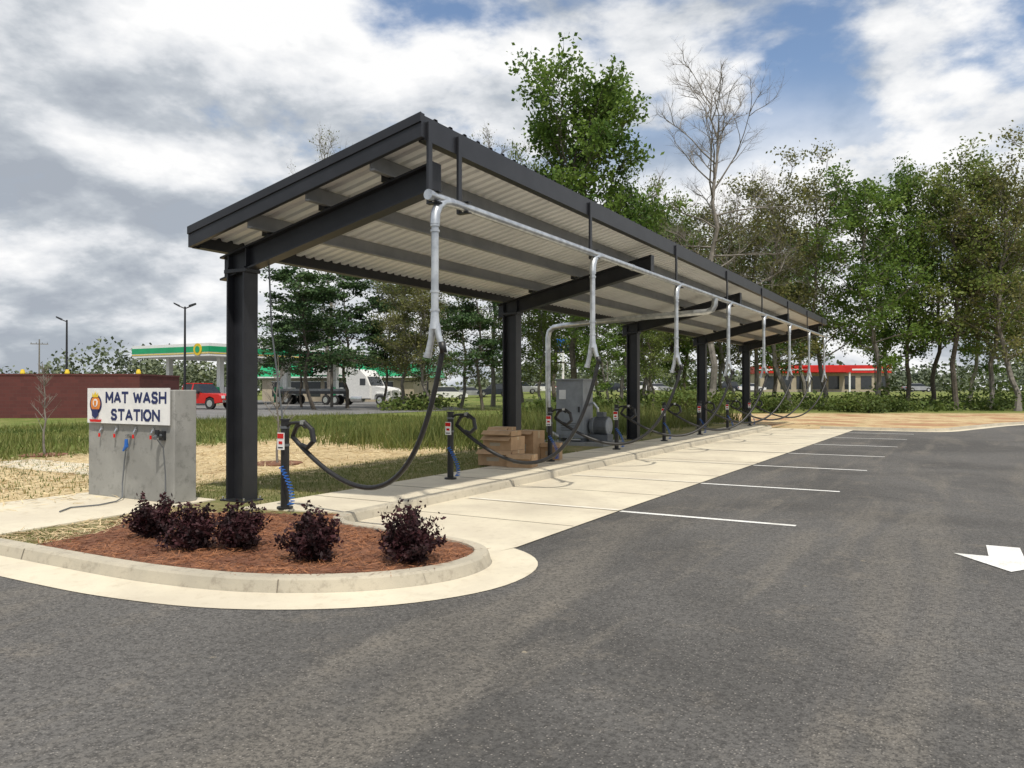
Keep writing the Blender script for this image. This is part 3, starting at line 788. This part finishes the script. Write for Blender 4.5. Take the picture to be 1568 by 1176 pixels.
for i in range(8): m.box(-11.2+3*i,-9.2+3*i,-.05,.02,.5,3.0,GLASS)
m.box(-4,4,-3.5,-.51,3.7,4.8,REDP); m.box(-3.8,-3.5,-3.3,-3.0,0,3.7,WHITE); m.box(3.5,3.8,-3.3,-3.0,0,3.7,WHITE)
m.obj('walls_and_roof', parent=e)
m = MB()
for (x0,x1,y0,y1) in ((-12,0,0,.3),(-.3,0,.3,6),(-12,-11.7,.3,6)):
    m.box(x0,x1,y0,y1,0,2.42,BRICK); m.box(x0-.03,x1+.03,y0-.03,y1+.03,2.42,2.52,BRICK)
o = m.obj('brick_enclosure_wall', lot=False); o.location = (-21.3,44,0); o.rotation_euler = (0,0,math.radians(3))
for dx in (-7.2,-4.6,-.45):
    m = MB(); m.tube([(0,0,0),(0,0,2.6),(0,0,2.8)],[.14,.14,.08],12,YELLOW); m.tube([(0,0,.0),(0,0,.06)],.22,12,CURB)
    o = m.obj('yellow_bollard', lot=False); o.location = (-21.3+dx,44.8,0)

def lamp(u,d,H,double):
    m = MB(); m.tube([(0,0,0),(0,0,H)],[.11,.07],10,BLACK); m.tube([(0,0,0),(0,0,.7)],.28,12,CURB)
    for s in ((-1,1) if double else (-1,)):
        m.tube([(0,0,H-.15),(s*.3,0,H-.02),(s*.4,0,H+.03)],.045,8,BLACK)
        m.hexa([(s*.35-.05,-.18,H-.04),(s*.8,-.18,H+.18),(s*.8,.18,H+.18),(s*.35-.05,.18,H-.04),(s*.35-.05,-.18,H+.12),(s*.8,-.18,H+.30),(s*.8,.18,H+.30),(s*.35-.05,.18,H+.12)],BLACK)
    o = m.obj('street_lamp', lot=False); place(o,u,d,.2)
lamp(283,60,8.1,True); lamp(102,66,7.6,False); lamp(1340,120,9,False); lamp(655,95,8.5,True)
for (u,d,H) in ((60,120,9.5),(508,70,9.0),(930,140,11),(1040,140,11)):
    m = MB(); m.tube([(0,0,0),(0,0,H)],[.14,.09],8,BARKG)
    m.box(-1.2,1.2,-.06,.06,H-.8,H-.68,BARKG)
    for x in (-1.1,-.4,.4,1.1): m.tube([(x,0,H-.68),(x,0,H-.5)],.05,6,GREYD)
    o = m.obj('utility_pole', lot=False); x=(u-784)/1178*d; place(o,u,d,.4,hgt(x,d))
m = MB(); m.tube([(0,0,0),(0,0,7.5)],.2,10,WHITE); m.box(-1.6,1.6,-.15,.15,6.0,8.6,WHITE); m.box(-1.45,1.45,-.17,-.152,7.2,8.4,BLUE); m.box(-1.45,1.45,-.17,-.152,6.2,6.9,NAVY)
o = m.obj('roadside_pylon_sign', lot=False); place(o,862,120,0,1.2)

# ------------------------------------------------------------ vehicles
def wheels(m, xs_, r_, w):
    for x in xs_:
        for s in (-1,1):
            m.tube([(x,s*w,r_),(x,s*(w-.24),r_)],r_,16,TYRE); m.tube([(x,s*(w+.01),r_),(x,s*(w-.02),r_)],r_*.6,12,CHROME)
def car(name,u,d,rot,col,kind='sedan',z=None,sc=1.0):
    m = MB(); x = (u-784)/1178*d
    if kind == 'pickup':
        m.prof([(-2.85,.55),(-2.85,1.15),(-.75,1.17),(.9,1.18),(1.1,1.16),(2.6,1.08),(2.85,.95),(2.88,.5),(2.3,.42),(2.2,.8),(1.85,.93),(1.5,.8),(1.38,.42),(-1.3,.42),(-1.4,.8),(-1.75,.93),(-2.1,.8),(-2.2,.42)],-.98,.98,col)
        m.hexa([(-.9,-.93,1.16),(1.15,-.93,1.16),(1.15,.93,1.16),(-.9,.93,1.16),(-.75,-.76,1.82),(.5,-.76,1.82),(.5,.76,1.82),(-.75,.76,1.82)],GLASS)
        m.box(-.76,.48,-.78,.78,1.81,1.88,col)
        for x_ in (-.85,.05): m.hexa([(x_,-.945,1.16),(x_+.12,-.945,1.16),(x_+.12,.945,1.16),(x_,.945,1.16),(x_+.05,-.775,1.82),(x_+.15,-.775,1.82),(x_+.15,.775,1.82),(x_+.05,.775,1.82)],col)
        m.box(-2.8,-1.0,-.8,.8,1.14,1.2,TYRE); wheels(m,(1.85,-1.75),.42,1.0)
        m.box(2.86,2.93,-.85,.85,.5,.68,CHROME); m.box(2.84,2.9,-.5,.5,.72,.98,BLACK); m.box(2.83,2.9,-.9,-.6,.78,.98,WHITE); m.box(2.83,2.9,.6,.9,.78,.98,WHITE)
        m.box(-2.92,-2.85,-.9,.9,.5,.66,CHROME); m.box(-2.88,-2.84,-.96,-.84,.8,1.1,REDP); m.box(.75,.95,-1.15,-.98,1.12,1.3,BLACK)
    else:
        hgt_ = 1.45 if kind == 'sedan' else 1.75; b0 = .92 if kind == 'sedan' else 1.05
        m.prof([(-2.25,.4),(-2.3,.8),(-2.1,b0-.02),(-1.2,b0+.02),(.9,b0),(2.0,b0-.15),(2.3,.65),(2.3,.35),(1.8,.3),(1.75,.55),(1.4,.72),(1.05,.55),(1.0,.28),(-.95,.28),(-1.0,.55),(-1.35,.72),(-1.7,.55),(-1.75,.3)],-.88,.88,col)
        xb = -1.75 if kind == 'sedan' else -2.15
        m.hexa([(xb,-.83,b0),(1.15,-.83,b0),(1.15,.83,b0),(xb,.83,b0),(xb+.45,-.64,hgt_-.05),(.35,-.64,hgt_-.05),(.35,.64,hgt_-.05),(xb+.45,.64,hgt_-.05)],GLASS)
        m.box(xb+.43,.36,-.66,.66,hgt_-.06,hgt_,col); wheels(m,(1.4,-1.35),.34,.9)
        m.box(2.27,2.33,-.8,-.5,.6,.74,WHITE); m.box(2.27,2.33,.5,.8,.6,.74,WHITE); m.box(-2.33,-2.26,-.82,-.5,.7,.84,REDP); m.box(-2.33,-2.26,.5,.82,.7,.84,REDP)
    o = m.obj(name, lot=False, bevel=.03); place(o,u,d,rot,(hgt(x,d)+.02) if z is None else z); o.scale = (sc,sc,sc)
car('pickup_truck',306,64,math.radians(-22),REDP,'pickup',.02,1.14)
SILV = mk('silver_paint',(.45,.46,.48),None,1,.3,.4); DK = mk('dark_paint',(.03,.035,.05),None,1,.25)
for i,(u,d,rot,c,kd) in enumerate(((690,104,.1,WHITE,'suv'),(722,108,.1,SILV,'sedan'),(756,106,3.2,DK,'suv'),(800,112,.05,SILV,'suv'),(835,116,.05,WHITE,'sedan'),(872,120,0,REDP,'sedan'),(905,128,.1,SILV,'suv'),(935,128,3.1,DK,'sedan'),(985,130,0,WHITE,'suv'),(1010,132,0,SILV,'sedan'),(1110,131,3.1,DK,'suv'),(1150,130,0,WHITE,'sedan'),(1405,130,.0,SILV,'sedan'))):
    car('parked_car',u,d,rot,c,kd)
m = MB()
m.prof([(1.5,.6),(1.5,2.0),(2.1,1.95),(3.6,1.75),(3.85,1.5),(3.85,.6)],-1.0,1.0,WHITE)
m.prof([(-1.6,.7),(-1.6,3.1),(-1.2,3.75),(.3,3.6),(1.0,3.0),(1.55,2.0),(1.55,.7)],-1.2,1.2,WHITE)
m.hexa([(1.08,-1.0,2.05),(1.62,-1.0,2.05),(1.62,1.0,2.05),(1.08,1.0,2.05),(.8,-.95,2.95),(1.08,-.95,2.95),(1.08,.95,2.95),(.8,.95,2.95)],GLASS)
m.box(.25,1.0,-1.215,1.215,2.05,2.75,GLASS); m.box(3.84,3.92,-.5,.5,.8,1.55,CHROME); m.box(3.8,4.0,-1.15,1.15,.45,.75,CHROME)
m.box(3.6,3.88,-1.12,-.75,1.1,1.4,CHROME); m.box(3.6,3.88,.75,1.12,1.1,1.4,CHROME)
m.prof([(2.1,1.0),(2.3,1.3),(3.3,1.3),(3.6,.9),(3.45,.9),(3.2,1.15),(2.4,1.15),(2.2,.9)],-1.22,1.22,WHITE)
m.tube([(-1.75,-.9,.8),(-1.75,-.9,4.0)],.09,8,CHROME); m.tube([(-1.75,.9,.8),(-1.75,.9,4.0)],.09,8,CHROME)
m.tube([(-.9,-1.05,.65),(.6,-1.05,.65)],.33,12,CHROME)
m.box(-5.5,1.5,-.45,.45,.6,.85,BLACK); m.box(-12,-2.4,-1.25,1.25,1.15,1.45,BLACK); m.box(-12,-2.6,-1.1,1.1,1.45,1.7,GREYD)
wheels(m,(2.85,-3.2,-4.5,-10.3,-11.5),.52,1.2)
o = m.obj('semi_truck', lot=False, bevel=.03); place(o,560,80,math.radians(-30),.02)

# ------------------------------------------------------------ world, sun
w = bpy.data.worlds.new('World'); scene.world = w; w.use_nodes = True; nt = w.node_tree; nt.nodes.clear()
sd = Vector((.167,-.556,1.0)).normalized()
elev = math.asin(sd.z); rot = math.atan2(sd.x, sd.y)
sky = nt.nodes.new('ShaderNodeTexSky'); sky.sky_type = 'NISHITA'; sky.sun_disc = False; sky.sun_elevation = elev; sky.sun_rotation = rot
bg1 = nd(nt,'ShaderNodeBackground',None,Color=sky.outputs[0],Strength=.15)
tc = nt.nodes.new('ShaderNodeTexCoord'); sp = nd(nt,'ShaderNodeSeparateXYZ',None,Vector=tc.outputs['Generated'])
zc = math_(nt,'ADD',math_(nt,'MAXIMUM',sp.outputs[2],0.0),.42)
cv = nd(nt,'ShaderNodeCombineXYZ',None,X=math_(nt,'DIVIDE',sp.outputs[0],zc),Y=math_(nt,'DIVIDE',sp.outputs[1],zc),Z=math_(nt,'MULTIPLY',sp.outputs[2],1.6)).outputs[0]
def vadd(v, o3):
    n = nd(nt,'ShaderNodeVectorMath',{'operation':'ADD'}); nt.links.new(v,n.inputs[0]); n.inputs[1].default_value = o3; return n.outputs[0]
cv = vadd(cv,(5.2,1.9,0))
nA = noise(nt, cv, 2.6, 10, .56, .1)
nB = noise(nt, vadd(cv,(.03,-.08,.10)), 2.6, 7, .54, .1)
s2 = noise(nt, cv, 1.2, 4, .5)
relief = math_(nt,'ADD',math_(nt,'MULTIPLY',math_(nt,'SUBTRACT',nA,nB),2.3),.5)
sh = math_(nt,'ADD',math_(nt,'MULTIPLY',relief,.5),math_(nt,'MULTIPLY',s2,.5))
sh = math_(nt,'ADD',sh,math_(nt,'MULTIPLY',sp.outputs[0],.06))
sh = math_(nt,'ADD',sh,.045)
gap = sstep(nt, math_(nt,'ADD',math_(nt,'MULTIPLY',nA,.6),math_(nt,'MULTIPLY',noise(nt,vadd(cv,(9,3,1)),1.6,5,.55),.4)), .425, .505)
low = sstep(nt, sp.outputs[2], .22, .38, 1, 0)
gap = math_(nt,'MAXIMUM',gap,math_(nt,'MULTIPLY',low,.97))
cr = nt.nodes.new('ShaderNodeValToRGB'); nt.links.new(sh,cr.inputs[0])
el = cr.color_ramp.elements; el[0].position = .36; el[0].color = (.40,.44,.50,1); el[1].position = .64; el[1].color = (1.0,1.0,1.0,1)
e1 = el.new(.45); e1.color = (.53,.57,.62,1); e2 = el.new(.54); e2.color = (.79,.81,.84,1)
bg2 = nd(nt,'ShaderNodeBackground',None,Color=cr.outputs[0],Strength=1.0)
mx = nt.nodes.new('ShaderNodeMixShader'); nt.links.new(gap,mx.inputs[0]); nt.links.new(bg1.outputs[0],mx.inputs[1]); nt.links.new(bg2.outputs[0],mx.inputs[2])
out = nt.nodes.new('ShaderNodeOutputWorld'); nt.links.new(mx.outputs[0],out.inputs[0])
L = bpy.data.lights.new('sun','SUN'); L.energy = 3.7; L.angle = math.radians(1.5); L.color = (1,.94,.84)
o = bpy.data.objects.new('sun',L); scene.collection.objects.link(o); o.rotation_euler = sd.to_track_quat('Z','Y').to_euler()

# ------------------------------------------------------------ camera
cam = bpy.data.cameras.new('camera'); cam.sensor_width = 36; cam.lens = 27.05; cam.clip_end = 4000; cam.clip_start = .05
o = bpy.data.objects.new('camera',cam); scene.collection.objects.link(o); o.location = (0,0,1.6)
o.rotation_euler = (math.radians(90.44),0,0); scene.camera = o
